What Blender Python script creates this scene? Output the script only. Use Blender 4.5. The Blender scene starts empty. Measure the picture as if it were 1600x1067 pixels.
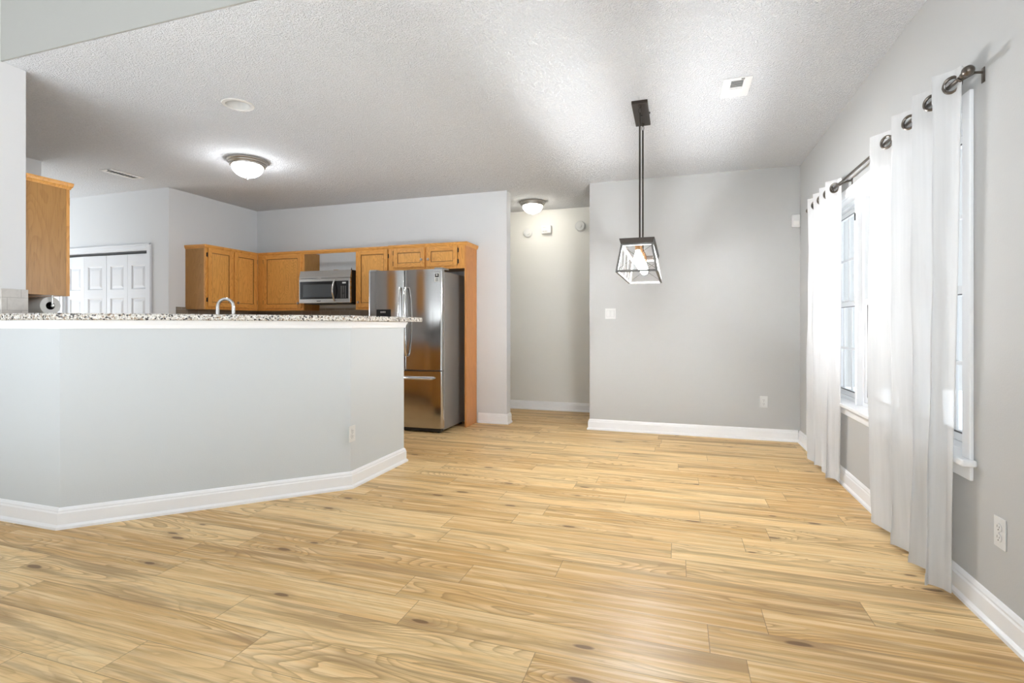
import bpy, bmesh, math, random
from mathutils import Vector, Matrix
random.seed(7)
S = bpy.context.scene
COL = S.collection
PI = math.pi

# ------------------------------------------------------------------ camera, world, light, exposure
CAM_H = 1.1535
H = 2.743                      # flat ceiling height
cam_d = bpy.data.cameras.new('camera')
cam_d.sensor_width = 36.0
cam_d.lens = 804.0 / 1600.0 * 36.0
cam_d.shift_y = -0.0153
cam_d.clip_start = 0.02
cam = bpy.data.objects.new('camera', cam_d)
COL.objects.link(cam)
cam.location = (0, 0, CAM_H)
cam.rotation_euler = (PI / 2, 0, math.radians(17.8))
S.camera = cam

world = bpy.data.worlds.new('sky')
S.world = world
world.use_nodes = True
wb = world.node_tree.nodes['Background']
wb.inputs['Color'].default_value = (0.93, 0.97, 1.0, 1)
wb.inputs['Strength'].default_value = 0.80

S.view_settings.view_transform = 'Standard'
S.view_settings.look = 'None'
S.view_settings.exposure = 0.36
S.view_settings.gamma = 1.0
S.view_settings.use_curve_mapping = False

def area_light(name, loc, rot, sx, sy, power, color):
    d = bpy.data.lights.new(name, 'AREA')
    d.shape = 'RECTANGLE'; d.size = sx; d.size_y = sy
    d.energy = power; d.color = color
    o = bpy.data.objects.new(name, d); COL.objects.link(o)
    o.location = loc; o.rotation_euler = rot
    return o
# added fill for the unseen living room doors, tilted up to brighten the ceiling
area_light('living_room_fill_light', (-2.6, -2.72, 0.95), (PI / 2 + math.radians(30), 0, 0), 5.4, 1.5, 36, (0.88, 0.95, 1.0))
# added sunlight through unseen doors behind the camera; its floor bounce brightens the ceiling
sd = bpy.data.lights.new('bounce_sun', 'SUN'); sd.energy = 37.0; sd.angle = math.radians(0.6); sd.color = (0.97, 0.985, 1.0)
so = bpy.data.objects.new('bounce_sun', sd); COL.objects.link(so)
so.rotation_euler = Vector((0.05, 1.0, -0.80)).to_track_quat('-Z', 'Y').to_euler()
# added fill light at the unseen passage end, tilted up to brighten the ceiling
area_light('passage_fill_light', (-8.85, 3.3, 1.0), (PI / 2 + math.radians(22), 0, -PI / 2), 1.8, 1.4, 46, (0.86, 0.93, 1.0))
P_BULB = 320.0
P_DOME = 44.0
P_HALL = 20.0

# ------------------------------------------------------------------ node helpers
class NT:
    def __init__(s, name):
        s.m = bpy.data.materials.new(name); s.m.use_nodes = True
        s.t = s.m.node_tree; s.t.nodes.clear()
        s.out = s.t.nodes.new('ShaderNodeOutputMaterial')
    def put(s, sock, v):
        if v is None: return
        if isinstance(v, bpy.types.NodeSocket): s.t.links.new(v, sock)
        else:
            if isinstance(v, (tuple, list)) and len(v) == 3 and sock.type == 'RGBA': v = (*v, 1)
            sock.default_value = v
    def n(s, kind, props=None, **ins):
        nd = s.t.nodes.new('ShaderNode' + kind)
        for k, v in (props or {}).items(): setattr(nd, k, v)
        for k, v in ins.items():
            k = k.replace('_', ' ') if k not in nd.inputs else k
            s.put(nd.inputs[k], v)
        return nd
    def math(s, op, a, b=None, c=None, clamp=False):
        nd = s.t.nodes.new('ShaderNodeMath'); nd.operation = op; nd.use_clamp = clamp
        for i, v in enumerate((a, b, c)):
            if v is not None: s.put(nd.inputs[i], v)
        return nd.outputs[0]
    def vec(s, x, y, z):
        nd = s.t.nodes.new('ShaderNodeCombineXYZ')
        for i, v in enumerate((x, y, z)): s.put(nd.inputs[i], v)
        return nd.outputs[0]
    def mix(s, f, a, b, blend='MIX'):
        nd = s.t.nodes.new('ShaderNodeMix'); nd.data_type = 'RGBA'; nd.blend_type = blend
        s.put(nd.inputs[0], f); s.put(nd.inputs[6], a); s.put(nd.inputs[7], b)
        return nd.outputs[2]
    def noise(s, v, scale=1, detail=2, rough=0.5, dist=0.0):
        nd = s.n('TexNoise', Vector=v, Scale=float(scale), Detail=float(detail), Roughness=rough, Distortion=dist)
        return nd.outputs[0]
    def smooth(s, v, lo, hi, a=0.0, b=1.0):
        nd = s.t.nodes.new('ShaderNodeMapRange'); nd.interpolation_type = 'SMOOTHSTEP'
        for i, q in enumerate((v, lo, hi, a, b)): s.put(nd.inputs[i], q)
        return nd.outputs[0]
    def obj(s):
        return s.t.nodes.new('ShaderNodeTexCoord').outputs['Object']
    def sep(s, v):
        nd = s.t.nodes.new('ShaderNodeSeparateXYZ'); s.t.links.new(v, nd.inputs[0]); return nd.outputs
    def bump(s, h, strength, dist):
        return s.n('Bump', Height=h, Strength=strength, Distance=dist).outputs[0]
    def bsdf(s, color, rough=0.5, metal=0.0, normal=None, spec=0.5, **kw):
        b = s.t.nodes.new('ShaderNodeBsdfPrincipled')
        s.put(b.inputs['Base Color'], color); s.put(b.inputs['Roughness'], rough)
        s.put(b.inputs['Metallic'], metal); s.put(b.inputs['Specular IOR Level'], spec)
        if normal is not None: s.put(b.inputs['Normal'], normal)
        for k, v in kw.items(): s.put(b.inputs[k], v)
        s.t.links.new(b.outputs[0], s.out.inputs[0])
        return b

def m_paint(name, col, rough=0.75, bump=0.02):
    t = NT(name); c = t.obj()
    n = t.noise(c, 140, 3)
    big = t.noise(c, 1.3, 2)
    colr = t.mix(t.math('MULTIPLY', big, 0.06), col, tuple(x * 0.8 for x in col))
    t.bsdf(colr, rough, normal=t.bump(n, 0.35, bump * 0.05), spec=0.3)
    return t.m

def m_plain(name, col, rough=0.5, metal=0.0, spec=0.5, var=0.05):
    t = NT(name); c = t.obj()
    colr = t.mix(t.math('MULTIPLY', t.noise(c, 18, 3), var * 2), col, tuple(x * 0.75 for x in col))
    t.bsdf(colr, rough, metal, spec=spec)
    return t.m

def m_popcorn():
    t = NT('popcorn_ceiling'); c = t.obj()
    n1 = t.noise(c, 95, 3, 0.6)
    v = t.n('TexVoronoi', Vector=c, Scale=120.0).outputs['Distance']
    h = t.math('ADD', t.smooth(n1, 0.38, 0.66), t.math('MULTIPLY', v, -0.5))
    col = t.mix(t.smooth(n1, 0.3, 0.7), (0.86, 0.875, 0.90), (0.95, 0.965, 0.985))
    t.bsdf(col, 0.95, normal=t.bump(h, 0.9, 0.009), spec=0.1)
    return t.m

def m_floor():
    t = NT('plank_floor'); c = t.obj(); x, y, z = t.sep(c)
    W, L = 0.184, 1.26
    yy = t.math('DIVIDE', t.math('SUBTRACT', y, 1.94), W)
    row = t.math('FLOOR', yy); ry = t.math('FRACT', yy)
    rr = t.n('TexWhiteNoise', {'noise_dimensions': '1D'}, W=row).outputs[0]
    xo = t.math('ADD', t.math('DIVIDE', x, L), t.math('MULTIPLY', rr, 5.0))
    colm = t.math('FLOOR', xo); fx = t.math('FRACT', xo)
    wn = t.n('TexWhiteNoise', {'noise_dimensions': '2D'}, Vector=t.vec(row, colm, 0.0)).outputs[1]
    r1, r2, r3 = t.sep(wn)
    gx = t.math('ADD', x, t.math('MULTIPLY', r1, 47.0))
    ly = t.math('MULTIPLY', ry, W)
    gy = t.math('ADD', ly, t.math('MULTIPLY', r2, 9.0))
    # knots: only some cells carry one
    kv = t.n('TexVoronoi', {'voronoi_dimensions': '2D'}, Vector=t.vec(t.math('MULTIPLY', gx, 1.5), t.math('MULTIPLY', gy, 4.6), 0.0), Scale=1.0, Randomness=0.9)
    kd = kv.outputs['Distance']
    kr, kg, kb = t.sep(kv.outputs['Color'])
    gate = t.smooth(kr, 0.62, 0.64)
    ksz = t.math('MULTIPLY', t.math('ADD', 0.4, t.math('MULTIPLY', kg, 0.7)), 0.085)
    wob = t.noise(t.vec(t.math('MULTIPLY', gx, 9.0), t.math('MULTIPLY', gy, 34.0), 0.0), 1.0, 2)
    kdw = t.math('ADD', kd, t.math('MULTIPLY', t.math('SUBTRACT', wob, 0.5), 0.06))
    kinf = t.math('MULTIPLY', gate, t.math('POWER', t.smooth(kd, 0.0, 0.5, 1.0, 0.0), 2.0))
    knot = t.math('MULTIPLY', gate, t.smooth(t.math('DIVIDE', kdw, ksz), 0.55, 1.0, 1.0, 0.0))
    halo = t.math('MULTIPLY', gate, t.smooth(t.math('DIVIDE', kdw, ksz), 1.0, 2.6, 1.0, 0.0))
    # ring field: contour lines of a stretched noise make the cathedral loops
    f1 = t.noise(t.vec(t.math('MULTIPLY', gx, 1.15), t.math('MULTIPLY', gy, 6.2), t.math('MULTIPLY', r3, 20.0)), 1.0, 1.2, 0.4, 0.2)
    f = t.math('ADD', t.math('ADD', f1, t.math('MULTIPLY', kinf, 0.26)), t.math('MULTIPLY', wob, 0.02))
    saw = t.math('FRACT', t.math('MULTIPLY', f, 17.0))
    ring = t.math('MULTIPLY', t.math('POWER', saw, 2.6), t.smooth(saw, 0.92, 1.0, 1.0, 0.0))
    amp = t.smooth(t.noise(t.vec(t.math('MULTIPLY', gx, 0.9), t.math('MULTIPLY', gy, 3.4), 9.0), 1.0, 1), 0.42, 0.62, 0.10, 1.0)
    ring = t.math('MULTIPLY', ring, amp)
    fib = t.noise(t.vec(t.math('MULTIPLY', gx, 5.0), t.math('MULTIPLY', gy, 190.0), r1), 1.0, 3, 0.65)
    fib2 = t.noise(t.vec(t.math('MULTIPLY', gx, 1.4), t.math('MULTIPLY', gy, 38.0), r2), 1.0, 3, 0.6)
    streak = t.smooth(t.noise(t.vec(t.math('MULTIPLY', gx, 0.7), t.math('MULTIPLY', gy, 11.0), t.math('ADD', r3, 5.0)), 1.0, 4, 0.65), 0.50, 0.66)
    base = t.mix(t.smooth(r3, 0.1, 0.9), (0.86, 0.60, 0.285), (0.66, 0.40, 0.15))
    base = t.mix(t.math('MULTIPLY', t.smooth(fib2, 0.40, 0.66), 0.75), base, (0.92, 0.71, 0.40))
    base = t.mix(t.math('MULTIPLY', ring, 0.80), base, (0.33, 0.175, 0.055))
    base = t.mix(t.math('MULTIPLY', streak, 0.70), base, (0.36, 0.22, 0.095))
    base = t.mix(t.math('MULTIPLY', t.smooth(fib, 0.45, 0.70), 0.46), base, (0.42, 0.25, 0.09))
    base = t.mix(t.math('MULTIPLY', halo, 0.35), base, (0.36, 0.20, 0.08))
    base = t.mix(t.math('MULTIPLY', knot, 0.8), base, (0.15, 0.075, 0.028))
    e1 = t.math('MULTIPLY', t.math('MINIMUM', ry, t.math('SUBTRACT', 1.0, ry)), W)
    e2 = t.math('MULTIPLY', t.math('MINIMUM', fx, t.math('SUBTRACT', 1.0, fx)), L)
    e = t.math('MINIMUM', e1, e2)
    seam = t.smooth(e, 0.0007, 0.0022, 1.0, 0.0)
    base = t.mix(t.math('MULTIPLY', seam, 0.62), base, (0.2, 0.11, 0.045))
    hgt = t.math('SUBTRACT', t.math('MULTIPLY', fib, 0.10), t.math('ADD', seam, t.math('MULTIPLY', ring, 0.12)))
    rough = t.math('ADD', 0.33, t.math('MULTIPLY', fib, 0.14))
    t.bsdf(base, rough, normal=t.bump(hgt, 0.25, 0.0016), spec=0.26)
    return t.m

def m_oak(name, axis='Z', c1=(0.80, 0.39, 0.095), c2=(0.52, 0.215, 0.045), cath=1.0):
    t = NT(name); c = t.obj(); x, y, z = t.sep(c)
    rnd = t.n('ObjectInfo').outputs['Random']
    off = t.math('MULTIPLY', rnd, 31.0)
    if axis == 'Z': l, a, b = z, x, y
    else: l, a, b = x, z, y
    l = t.math('ADD', l, off); a2 = t.math('ADD', a, off)
    f = t.noise(t.vec(t.math('MULTIPLY', l, 1.6), t.math('MULTIPLY', a2, 7.0), t.math('MULTIPLY', b, 7.0)), 1.0, 1.5, 0.45, 0.3)
    saw = t.math('FRACT', t.math('MULTIPLY', f, 20.0 * cath))
    ring = t.math('MULTIPLY', t.math('POWER', saw, 2.0), t.smooth(saw, 0.9, 1.0, 1.0, 0.0))
    fib = t.noise(t.vec(t.math('MULTIPLY', l, 9.0), t.math('MULTIPLY', a2, 190.0), t.math('MULTIPLY', b, 190.0)), 1.0, 3, 0.6)
    base = t.mix(t.math('MULTIPLY', ring, 0.6), c1, c2)
    base = t.mix(t.math('MULTIPLY', t.smooth(fib, 0.48, 0.75), 0.55), base, tuple(v * 0.72 for v in c2))
    t.bsdf(base, 0.36, normal=t.bump(fib, 0.12, 0.001), spec=0.45)
    return t.m

def m_granite():
    t = NT('speckled_granite'); c = t.obj()
    v = t.n('TexVoronoi', Vector=c, Scale=115.0).outputs['Color']
    r, g, b = t.sep(v)
    n1 = t.noise(c, 70, 3, 0.65)
    n2 = t.noise(c, 130, 3, 0.6)
    base = t.mix(r, (0.82, 0.79, 0.72), (0.50, 0.45, 0.37))
    base = t.mix(t.smooth(n1, 0.42, 0.6), base, (0.86, 0.84, 0.80))
    base = t.mix(t.smooth(g, 0.80, 0.86), base, (0.05, 0.045, 0.045))
    base = t.mix(t.math('MULTIPLY', t.smooth(n2, 0.57, 0.62), 0.9), base, (0.035, 0.03, 0.035))
    base = t.mix(t.math('MULTIPLY', t.smooth(b, 0.86, 0.9), 0.7), base, (0.33, 0.21, 0.12))
    t.bsdf(base, 0.14, spec=0.55)
    return t.m

def m_tile(name, c1, c2, along='X', bw=0.15, bh=0.075, grout=(0.45, 0.42, 0.38)):
    t = NT(name); c = t.obj(); x, y, z = t.sep(c)
    a = x if along == 'X' else y
    v = t.n('TexBrick', {'offset': 0.5}, Vector=t.vec(a, z, 0.0), Color1=c1, Color2=c2, Mortar=grout, Scale=1.0)
    v.inputs['Mortar Size'].default_value = 0.0022
    v.inputs['Brick Width'].default_value = bw; v.inputs['Row Height'].default_value = bh
    n = t.noise(c, 28, 4, 0.65)
    col = t.mix(t.math('MULTIPLY', t.smooth(n, 0.4, 0.7), 0.3), v.outputs[0], tuple(q * 0.62 for q in c1))
    t.bsdf(col, 0.45, normal=t.bump(v.outputs[1], -0.3, 0.002))
    return t.m

def m_steel(name, col=(0.56, 0.55, 0.54), rough=0.14, horizontal=False):
    t = NT(name); c = t.obj(); x, y, z = t.sep(c)
    if horizontal: vv = t.vec(t.math('MULTIPLY', x, 3.0), t.math('MULTIPLY', y, 3.0), t.math('MULTIPLY', z, 500.0))
    else: vv = t.vec(t.math('MULTIPLY', x, 500.0), t.math('MULTIPLY', y, 500.0), t.math('MULTIPLY', z, 3.0))
    n = t.noise(vv, 1.0, 2)
    t.bsdf(t.mix(t.math('MULTIPLY', n, 0.3), col, tuple(q * 0.8 for q in col)), t.math('ADD', rough - 0.04, t.math('MULTIPLY', n, 0.09)), 1.0)
    return t.m

def m_sheer():
    t = NT('white_sheer_cloth'); c = t.obj(); x, y, z = t.sep(c)
    n = t.noise(t.vec(t.math('MULTIPLY', x, 34.0), t.math('MULTIPLY', y, 34.0), t.math('MULTIPLY', z, 1.6)), 1.0, 3)
    n2 = t.noise(c, 30, 3)
    bmp = t.bump(t.math('ADD', n, t.math('MULTIPLY', n2, 0.5)), 0.22, 0.003)
    d = t.n('BsdfDiffuse', Color=(0.86, 0.86, 0.855), Normal=bmp)
    tr = t.n('BsdfTranslucent', Color=(0.62, 0.63, 0.64), Normal=bmp)
    tp = t.n('BsdfTransparent', Color=(1, 1, 1))
    a = t.n('MixShader', Fac=0.19)
    t.t.links.new(d.outputs[0], a.inputs[1]); t.t.links.new(tr.outputs[0], a.inputs[2])
    b = t.n('MixShader', Fac=t.math('ADD', 0.17, t.math('MULTIPLY', n, 0.16)))
    t.t.links.new(a.outputs[0], b.inputs[1]); t.t.links.new(tp.outputs[0], b.inputs[2])
    t.t.links.new(b.outputs[0], t.out.inputs[0])
    return t.m

def m_glass():
    t = NT('window_glass')
    g = t.n('BsdfGlossy', Color=(1, 1, 1), Roughness=0.02)
    tp = t.n('BsdfTransparent', Color=(0.97, 0.985, 0.99))
    fr = t.n('Fresnel', IOR=1.45)
    a = t.n('MixShader', Fac=t.math('MULTIPLY', fr.outputs[0], 0.35))
    t.t.links.new(tp.outputs[0], a.inputs[1]); t.t.links.new(g.outputs[0], a.inputs[2])
    t.t.links.new(a.outputs[0], t.out.inputs[0])
    return t.m

def m_emit(name, col, strength):
    t = NT(name)
    c = t.obj()
    colr = t.mix(t.math('MULTIPLY', t.noise(c, 6, 1), 0.05), col, tuple(q * 0.95 for q in col))
    e = t.n('Emission', Color=colr, Strength=strength)
    t.t.links.new(e.outputs[0], t.out.inputs[0])
    return t.m

def m_greywood():
    t = NT('weathered_grey_wood'); c = t.obj(); x, y, z = t.sep(c)
    n = t.noise(t.vec(t.math('MULTIPLY', x, 90.0), t.math('MULTIPLY', y, 90.0), t.math('MULTIPLY', z, 25.0)), 1.0, 3)
    t.bsdf(t.mix(n, (0.10, 0.097, 0.09), (0.22, 0.215, 0.20)), 0.6)
    return t.m

M = dict(
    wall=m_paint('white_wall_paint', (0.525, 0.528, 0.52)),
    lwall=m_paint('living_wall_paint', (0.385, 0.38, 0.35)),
    jamb=m_paint('opening_wall_paint', (0.79, 0.79, 0.79)),
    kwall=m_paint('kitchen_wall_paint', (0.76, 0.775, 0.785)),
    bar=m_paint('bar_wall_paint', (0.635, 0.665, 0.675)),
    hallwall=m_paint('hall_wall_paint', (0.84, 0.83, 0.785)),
    trim=m_paint('white_trim_paint', (0.93, 0.935, 0.94), 0.35, 0.004),
    door=m_paint('white_door_paint', (0.82, 0.84, 0.87), 0.45, 0.004),
    ceil=m_popcorn(), floor=m_floor(),
    oak=m_oak('honey_oak'), oakh=m_oak('honey_oak_rail', 'X'),
    oakpanel=m_oak('oak_door_panel', 'Z', (0.82, 0.42, 0.11), (0.54, 0.24, 0.055), 1.4),
    oakshadow=m_oak('dark_oak_bead_shadow', 'Z', (0.20, 0.080, 0.022), (0.12, 0.05, 0.015)),
    oakside=m_oak('oak_side_veneer', 'Z', (0.46, 0.235, 0.066), (0.36, 0.165, 0.042), 0.6),
    oakend=m_oak('orange_oak_end_panel', 'Z', (0.66, 0.285, 0.082), (0.56, 0.23, 0.065), 0.4),
    dark=m_plain('dark_void', (0.03, 0.025, 0.02), 0.8),
    granite=m_granite(),
    tile=m_tile('brown_stone_tile', (0.30, 0.26, 0.21), (0.22, 0.19, 0.155), 'X'),
    tiley=m_tile('brown_stone_tile_side', (0.30, 0.25, 0.19), (0.24, 0.20, 0.15), 'Y'),
    tilelt=m_tile('pale_travertine_tile', (0.66, 0.62, 0.57), (0.58, 0.545, 0.50), 'Y', 0.14, 0.078),
    steel=m_steel('brushed_steel'), steelh=m_steel('brushed_steel_sideways', (0.60, 0.59, 0.57), 0.26, True),
    chrome=m_steel('polished_metal', (0.72, 0.71, 0.69), 0.14),
    nickel=m_steel('satin_nickel', (0.50, 0.47, 0.43), 0.28),
    fridgeside=m_plain('grey_fridge_side', (0.36, 0.35, 0.33), 0.42, 0.5),
    blackgloss=m_plain('black_glass', (0.008, 0.008, 0.009), 0.06, 0.0, 0.6),
    mwglass=m_plain('smoked_oven_window', (0.06, 0.068, 0.075), 0.12, 0.0, 0.7),
    black=m_plain('black_plastic', (0.018, 0.018, 0.018), 0.45),
    grey=m_plain('grey_print', (0.5, 0.5, 0.5), 0.5),
    bronze=m_plain('dark_bronze', (0.042, 0.033, 0.026), 0.4, 0.6),
    rodmetal=m_plain('antique_bronze_rod', (0.15, 0.13, 0.11), 0.3, 0.85),
    copper=m_plain('copper_socket', (0.30, 0.16, 0.075), 0.35, 0.8),
    greywood=m_greywood(),
    plastic=m_plain('white_plastic', (0.74, 0.74, 0.725), 0.4),
    slot=m_plain('dark_slot', (0.05, 0.05, 0.05), 0.6),
    vinyl=m_plain('white_vinyl', (0.84, 0.85, 0.86), 0.4),
    seal=m_plain('dark_window_seal', (0.12, 0.12, 0.125), 0.5),
    paper=m_plain('white_paper', (0.84, 0.83, 0.80), 0.9),
    cardboard=m_plain('cardboard_core', (0.03, 0.027, 0.025), 0.9),
    sheer=m_sheer(), glass=m_glass(),
    bulb=m_emit('lit_bulb', (0.95, 0.97, 1.0), P_BULB),
    dome=m_emit('lit_glass_dome', (0.93, 0.96, 1.0), P_DOME),
    domew=m_emit('lit_warm_glass_dome', (1.0, 0.95, 0.84), P_HALL),
    tan=m_plain('tan_wood_block', (0.5, 0.33, 0.17), 0.6),
    vent=m_plain('white_vent_metal', (0.80, 0.80, 0.79), 0.45),
    ventgrey=m_plain('grey_vent_metal', (0.30, 0.30, 0.29), 0.5),
    can=m_plain('white_can_baffle', (0.72, 0.71, 0.68), 0.5),
    bouncecarpet=m_plain('bounce_carpet', (0.78, 0.80, 0.82), 0.95, 0.0, 0.1),
    outside=m_plain('pale_siding', (0.55, 0.58, 0.62), 0.8),
    ground=m_plain('pale_concrete', (0.20, 0.21, 0.225), 0.9),
)

# ------------------------------------------------------------------ mesh helpers
def obj(name, bm, mat, parent=None, smooth=False, loc=None):
    bmesh.ops.recalc_face_normals(bm, faces=bm.faces)
    me = bpy.data.meshes.new(name)
    bm.to_mesh(me); bm.free()
    for m in (mat if isinstance(mat, (list, tuple)) else [mat]): me.materials.append(m)
    if smooth:
        for p in me.polygons: p.use_smooth = True
        try: me.set_sharp_from_angle(angle=math.radians(40))
        except Exception: pass
    o = bpy.data.objects.new(name, me); COL.objects.link(o)
    if parent is not None: o.parent = parent
    if loc: o.location = loc
    return o
def tag(o, label, cat, group=None):
    o['label'] = label; o['category'] = cat
    if group: o['group'] = group
    return o
def thing(name, label, cat, loc=(0, 0, 0), rz=0.0, group=None):
    o = bpy.data.objects.new(name, None); COL.objects.link(o)
    o.empty_display_size = 0.1
    o.location = loc; o.rotation_euler = (0, 0, rz)
    return tag(o, label, cat, group)
def struct(name, bm, mat, label, cat, parent=None, smooth=False):
    o = obj(name, bm, mat, parent, smooth)
    if parent is None:
        o['kind'] = 'structure'; o['label'] = label; o['category'] = cat
    return o
def B(): return bmesh.new()
def box(bm, lo, hi, bev=0.0, seg=2, mi=0):
    lo = Vector(lo); hi = Vector(hi)
    r = bmesh.ops.create_cube(bm, size=1.0)
    vs = r['verts']; c = (lo + hi) / 2; d = hi - lo
    for v in vs: v.co = Vector((v.co.x * d.x, v.co.y * d.y, v.co.z * d.z)) + c
    if bev > 0:
        es = {e for v in vs for e in v.link_edges}
        r2 = bmesh.ops.bevel(bm, geom=list(es), offset=bev, segments=seg, affect='EDGES', profile=0.5)
        if mi:
            for f in r2['faces']: f.material_index = mi
            fs = {f for v in r2['verts'] for f in v.link_faces}
            for f in fs: f.material_index = mi
    elif mi:
        for f in {f for v in vs for f in v.link_faces}: f.material_index = mi
    return bm
def boxes(*ls, bev=0.0):
    bm = B()
    for lo, hi in ls: box(bm, lo, hi, bev)
    return bm
def prism(bm, poly, z0, z1):
    a = [bm.verts.new((x, y, z0)) for x, y in poly]; b = [bm.verts.new((x, y, z1)) for x, y in poly]
    n = len(poly)
    bm.faces.new(a[::-1]); bm.faces.new(b)
    for i in range(n): bm.faces.new((a[i], a[(i + 1) % n], b[(i + 1) % n], b[i]))
    return bm
def sweep(bm, path, prof, e0=0.0, e1=0.0):
    """profile [(offset to the right of travel, z)] closed polygon, mitred along an XY path"""
    P = [Vector((p[0], p[1])) for p in path]
    P[0] = P[0] - (P[1] - P[0]).normalized() * e0
    P[-1] = P[-1] + (P[-1] - P[-2]).normalized() * e1
    rings = []
    for i, p in enumerate(P):
        ds = []
        if i > 0: ds.append((P[i] - P[i - 1]).normalized())
        if i < len(P) - 1: ds.append((P[i + 1] - P[i]).normalized())
        ns = [Vector((d.y, -d.x)) for d in ds]
        if len(ns) == 1: m = ns[0]
        else:
            m = (ns[0] + ns[1]); m = m / m.dot(ns[0])
        rings.append([bm.verts.new((p.x + m.x * o, p.y + m.y * o, z)) for o, z in prof])
    k = len(prof)
    for i in range(len(rings) - 1):
        for j in range(k):
            bm.faces.new((rings[i][j], rings[i][(j + 1) % k], rings[i + 1][(j + 1) % k], rings[i + 1][j]))
    bm.faces.new(rings[0]); bm.faces.new(rings[-1][::-1])
    return bm
def frame_of(d):
    d = d.normalized()
    up = Vector((0, 0, 1)) if abs(d.z) < 0.95 else Vector((1, 0, 0))
    s = d.cross(up).normalized(); u = s.cross(d).normalized()
    return s, u
def tube(bm, pts, r, n=10, closed=False, rs=None):
    pts = [Vector(p) for p in pts]; rings = []
    N = len(pts); ps = None
    for i, p in enumerate(pts):
        a = pts[(i - 1) % N] if (closed or i > 0) else p
        b = pts[(i + 1) % N] if (closed or i < N - 1) else p
        d = (b - a)
        s, u = frame_of(d)
        if ps is not None:
            s = (ps - d.normalized() * ps.dot(d.normalized())).normalized(); u = s.cross(d.normalized())
        ps = s
        rr = rs[i] if rs else r
        rings.append([bm.verts.new(p + (s * math.cos(2 * PI * k / n) + u * math.sin(2 * PI * k / n)) * rr) for k in range(n)])
    m = N if closed else N - 1
    for i in range(m):
        A, C = rings[i], rings[(i + 1) % N]
        for k in range(n): bm.faces.new((A[k], A[(k + 1) % n], C[(k + 1) % n], C[k]))
    if not closed:
        bm.faces.new(rings[0][::-1]); bm.faces.new(rings[-1])
    return bm
def beam(bm, p, q, w, h=None):
    h = h or w; p = Vector(p); q = Vector(q); s, u = frame_of(q - p)
    ra = [bm.verts.new(e + s * a * w / 2 + u * b * h / 2) for e in (p, q) for a, b in ((-1, -1), (1, -1), (1, 1), (-1, 1))]
    A, C = ra[:4], ra[4:]
    for k in range(4): bm.faces.new((A[k], A[(k + 1) % 4], C[(k + 1) % 4], C[k]))
    bm.faces.new(A[::-1]); bm.faces.new(C)
    return bm
def lathe(bm, prof, c=(0, 0, 0), n=32, axis='Z'):
    """profile [(r, h)]; h runs along +axis"""
    c = Vector(c); rings = []
    def at(r, h, a):
        x, y = r * math.cos(a), r * math.sin(a)
        if axis == 'Z': return c + Vector((x, y, h))
        if axis == 'X': return c + Vector((h, x, y))
        return c + Vector((x, h, y))
    for r, h in prof:
        if r < 1e-6: rings.append([bm.verts.new(at(0, h, 0))])
        else: rings.append([bm.verts.new(at(r, h, 2 * PI * k / n)) for k in range(n)])
    for A, C in zip(rings, rings[1:]):
        for k in range(n):
            q = (k + 1) % n
            if len(A) == 1 and len(C) == 1: break
            if len(A) == 1: bm.faces.new((A[0], C[q], C[k]))
            elif len(C) == 1: bm.faces.new((A[k], A[q], C[0]))
            else: bm.faces.new((A[k], A[q], C[q], C[k]))
    if len(rings[0]) > 1: bm.faces.new(rings[0][::-1])
    if len(rings[-1]) > 1: bm.faces.new(rings[-1])
    return bm
def xf(bm, mat, verts=None):
    bmesh.ops.transform(bm, matrix=mat, verts=verts or bm.verts); return bm

# ------------------------------------------------------------------ the room
XR = 1.16        # right wall
YB = 5.73        # back wall / kitchen back wall
YH = 6.86        # hall far wall
XJ = -1.905      # end of the kitchen back wall at the hall
XL = -0.93       # left end of the dining back wall
XK = -5.56       # kitchen left wall
YC = 4.42        # closet wall
XO = -3.87       # jamb of the kitchen opening
YW = 2.0         # bar / opening wall face
HT = 4.3         # living room ceiling
CY = 0.45
struct('floor_living', boxes(((-9.0, -3.0, -0.1), (XR + 0.02, CY, 0.004))), M['bouncecarpet'], 'unseen pale carpeting added behind the viewer to throw light onto the ceiling', 'floor')  # pale surface added out of view to reflect sunlight up to the ceiling
floor = struct('floor', boxes(((-9.0, CY, -0.1), (XR + 0.02, YH + 0.02, 0.0))), M['floor'], 'light oak plank floor running through dining area and kitchen', 'floor')
CANX, CANY, CANR = -3.005, 2.92, 0.079
q = .2
bm = boxes(((-9.0, YW + 0.015, H), (CANX - q, YH + 0.02, H + 0.06)), ((CANX + q, YW + 0.015, H), (XR + 0.02, YH + 0.02, H + 0.06)),
           ((CANX - q, YW + 0.015, H), (CANX + q, CANY - q, H + 0.06)), ((CANX - q, CANY + q, H), (CANX + q, YH + 0.02, H + 0.06)))
ri, ro = [], []
for k in range(48):
    a = 2 * PI * k / 48; c_, s_ = math.cos(a), math.sin(a); m_ = q / max(abs(c_), abs(s_))
    ri.append(bm.verts.new((CANX + CANR * c_, CANY + CANR * s_, H))); ro.append(bm.verts.new((CANX + m_ * c_, CANY + m_ * s_, H)))
for k in range(48): bm.faces.new((ri[k], ri[(k + 1) % 48], ro[(k + 1) % 48], ro[k]))
struct('ceiling', bm, M['ceil'], 'white popcorn textured flat ceiling', 'ceiling')
struct('ceiling_living', boxes(((-9.0, -3.0, HT), (XR + 0.02, YW + 0.015, HT + 0.06))), M['ceil'], 'high white ceiling of the living room', 'ceiling')
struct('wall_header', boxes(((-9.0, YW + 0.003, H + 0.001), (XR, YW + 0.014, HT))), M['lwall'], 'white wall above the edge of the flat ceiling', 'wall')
struct('wall_back', boxes(((XL, YB, 0), (XR + 0.14, YB + 0.14, H))), M['wall'], 'plain white dining wall with light switch and outlet', 'wall')
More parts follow.
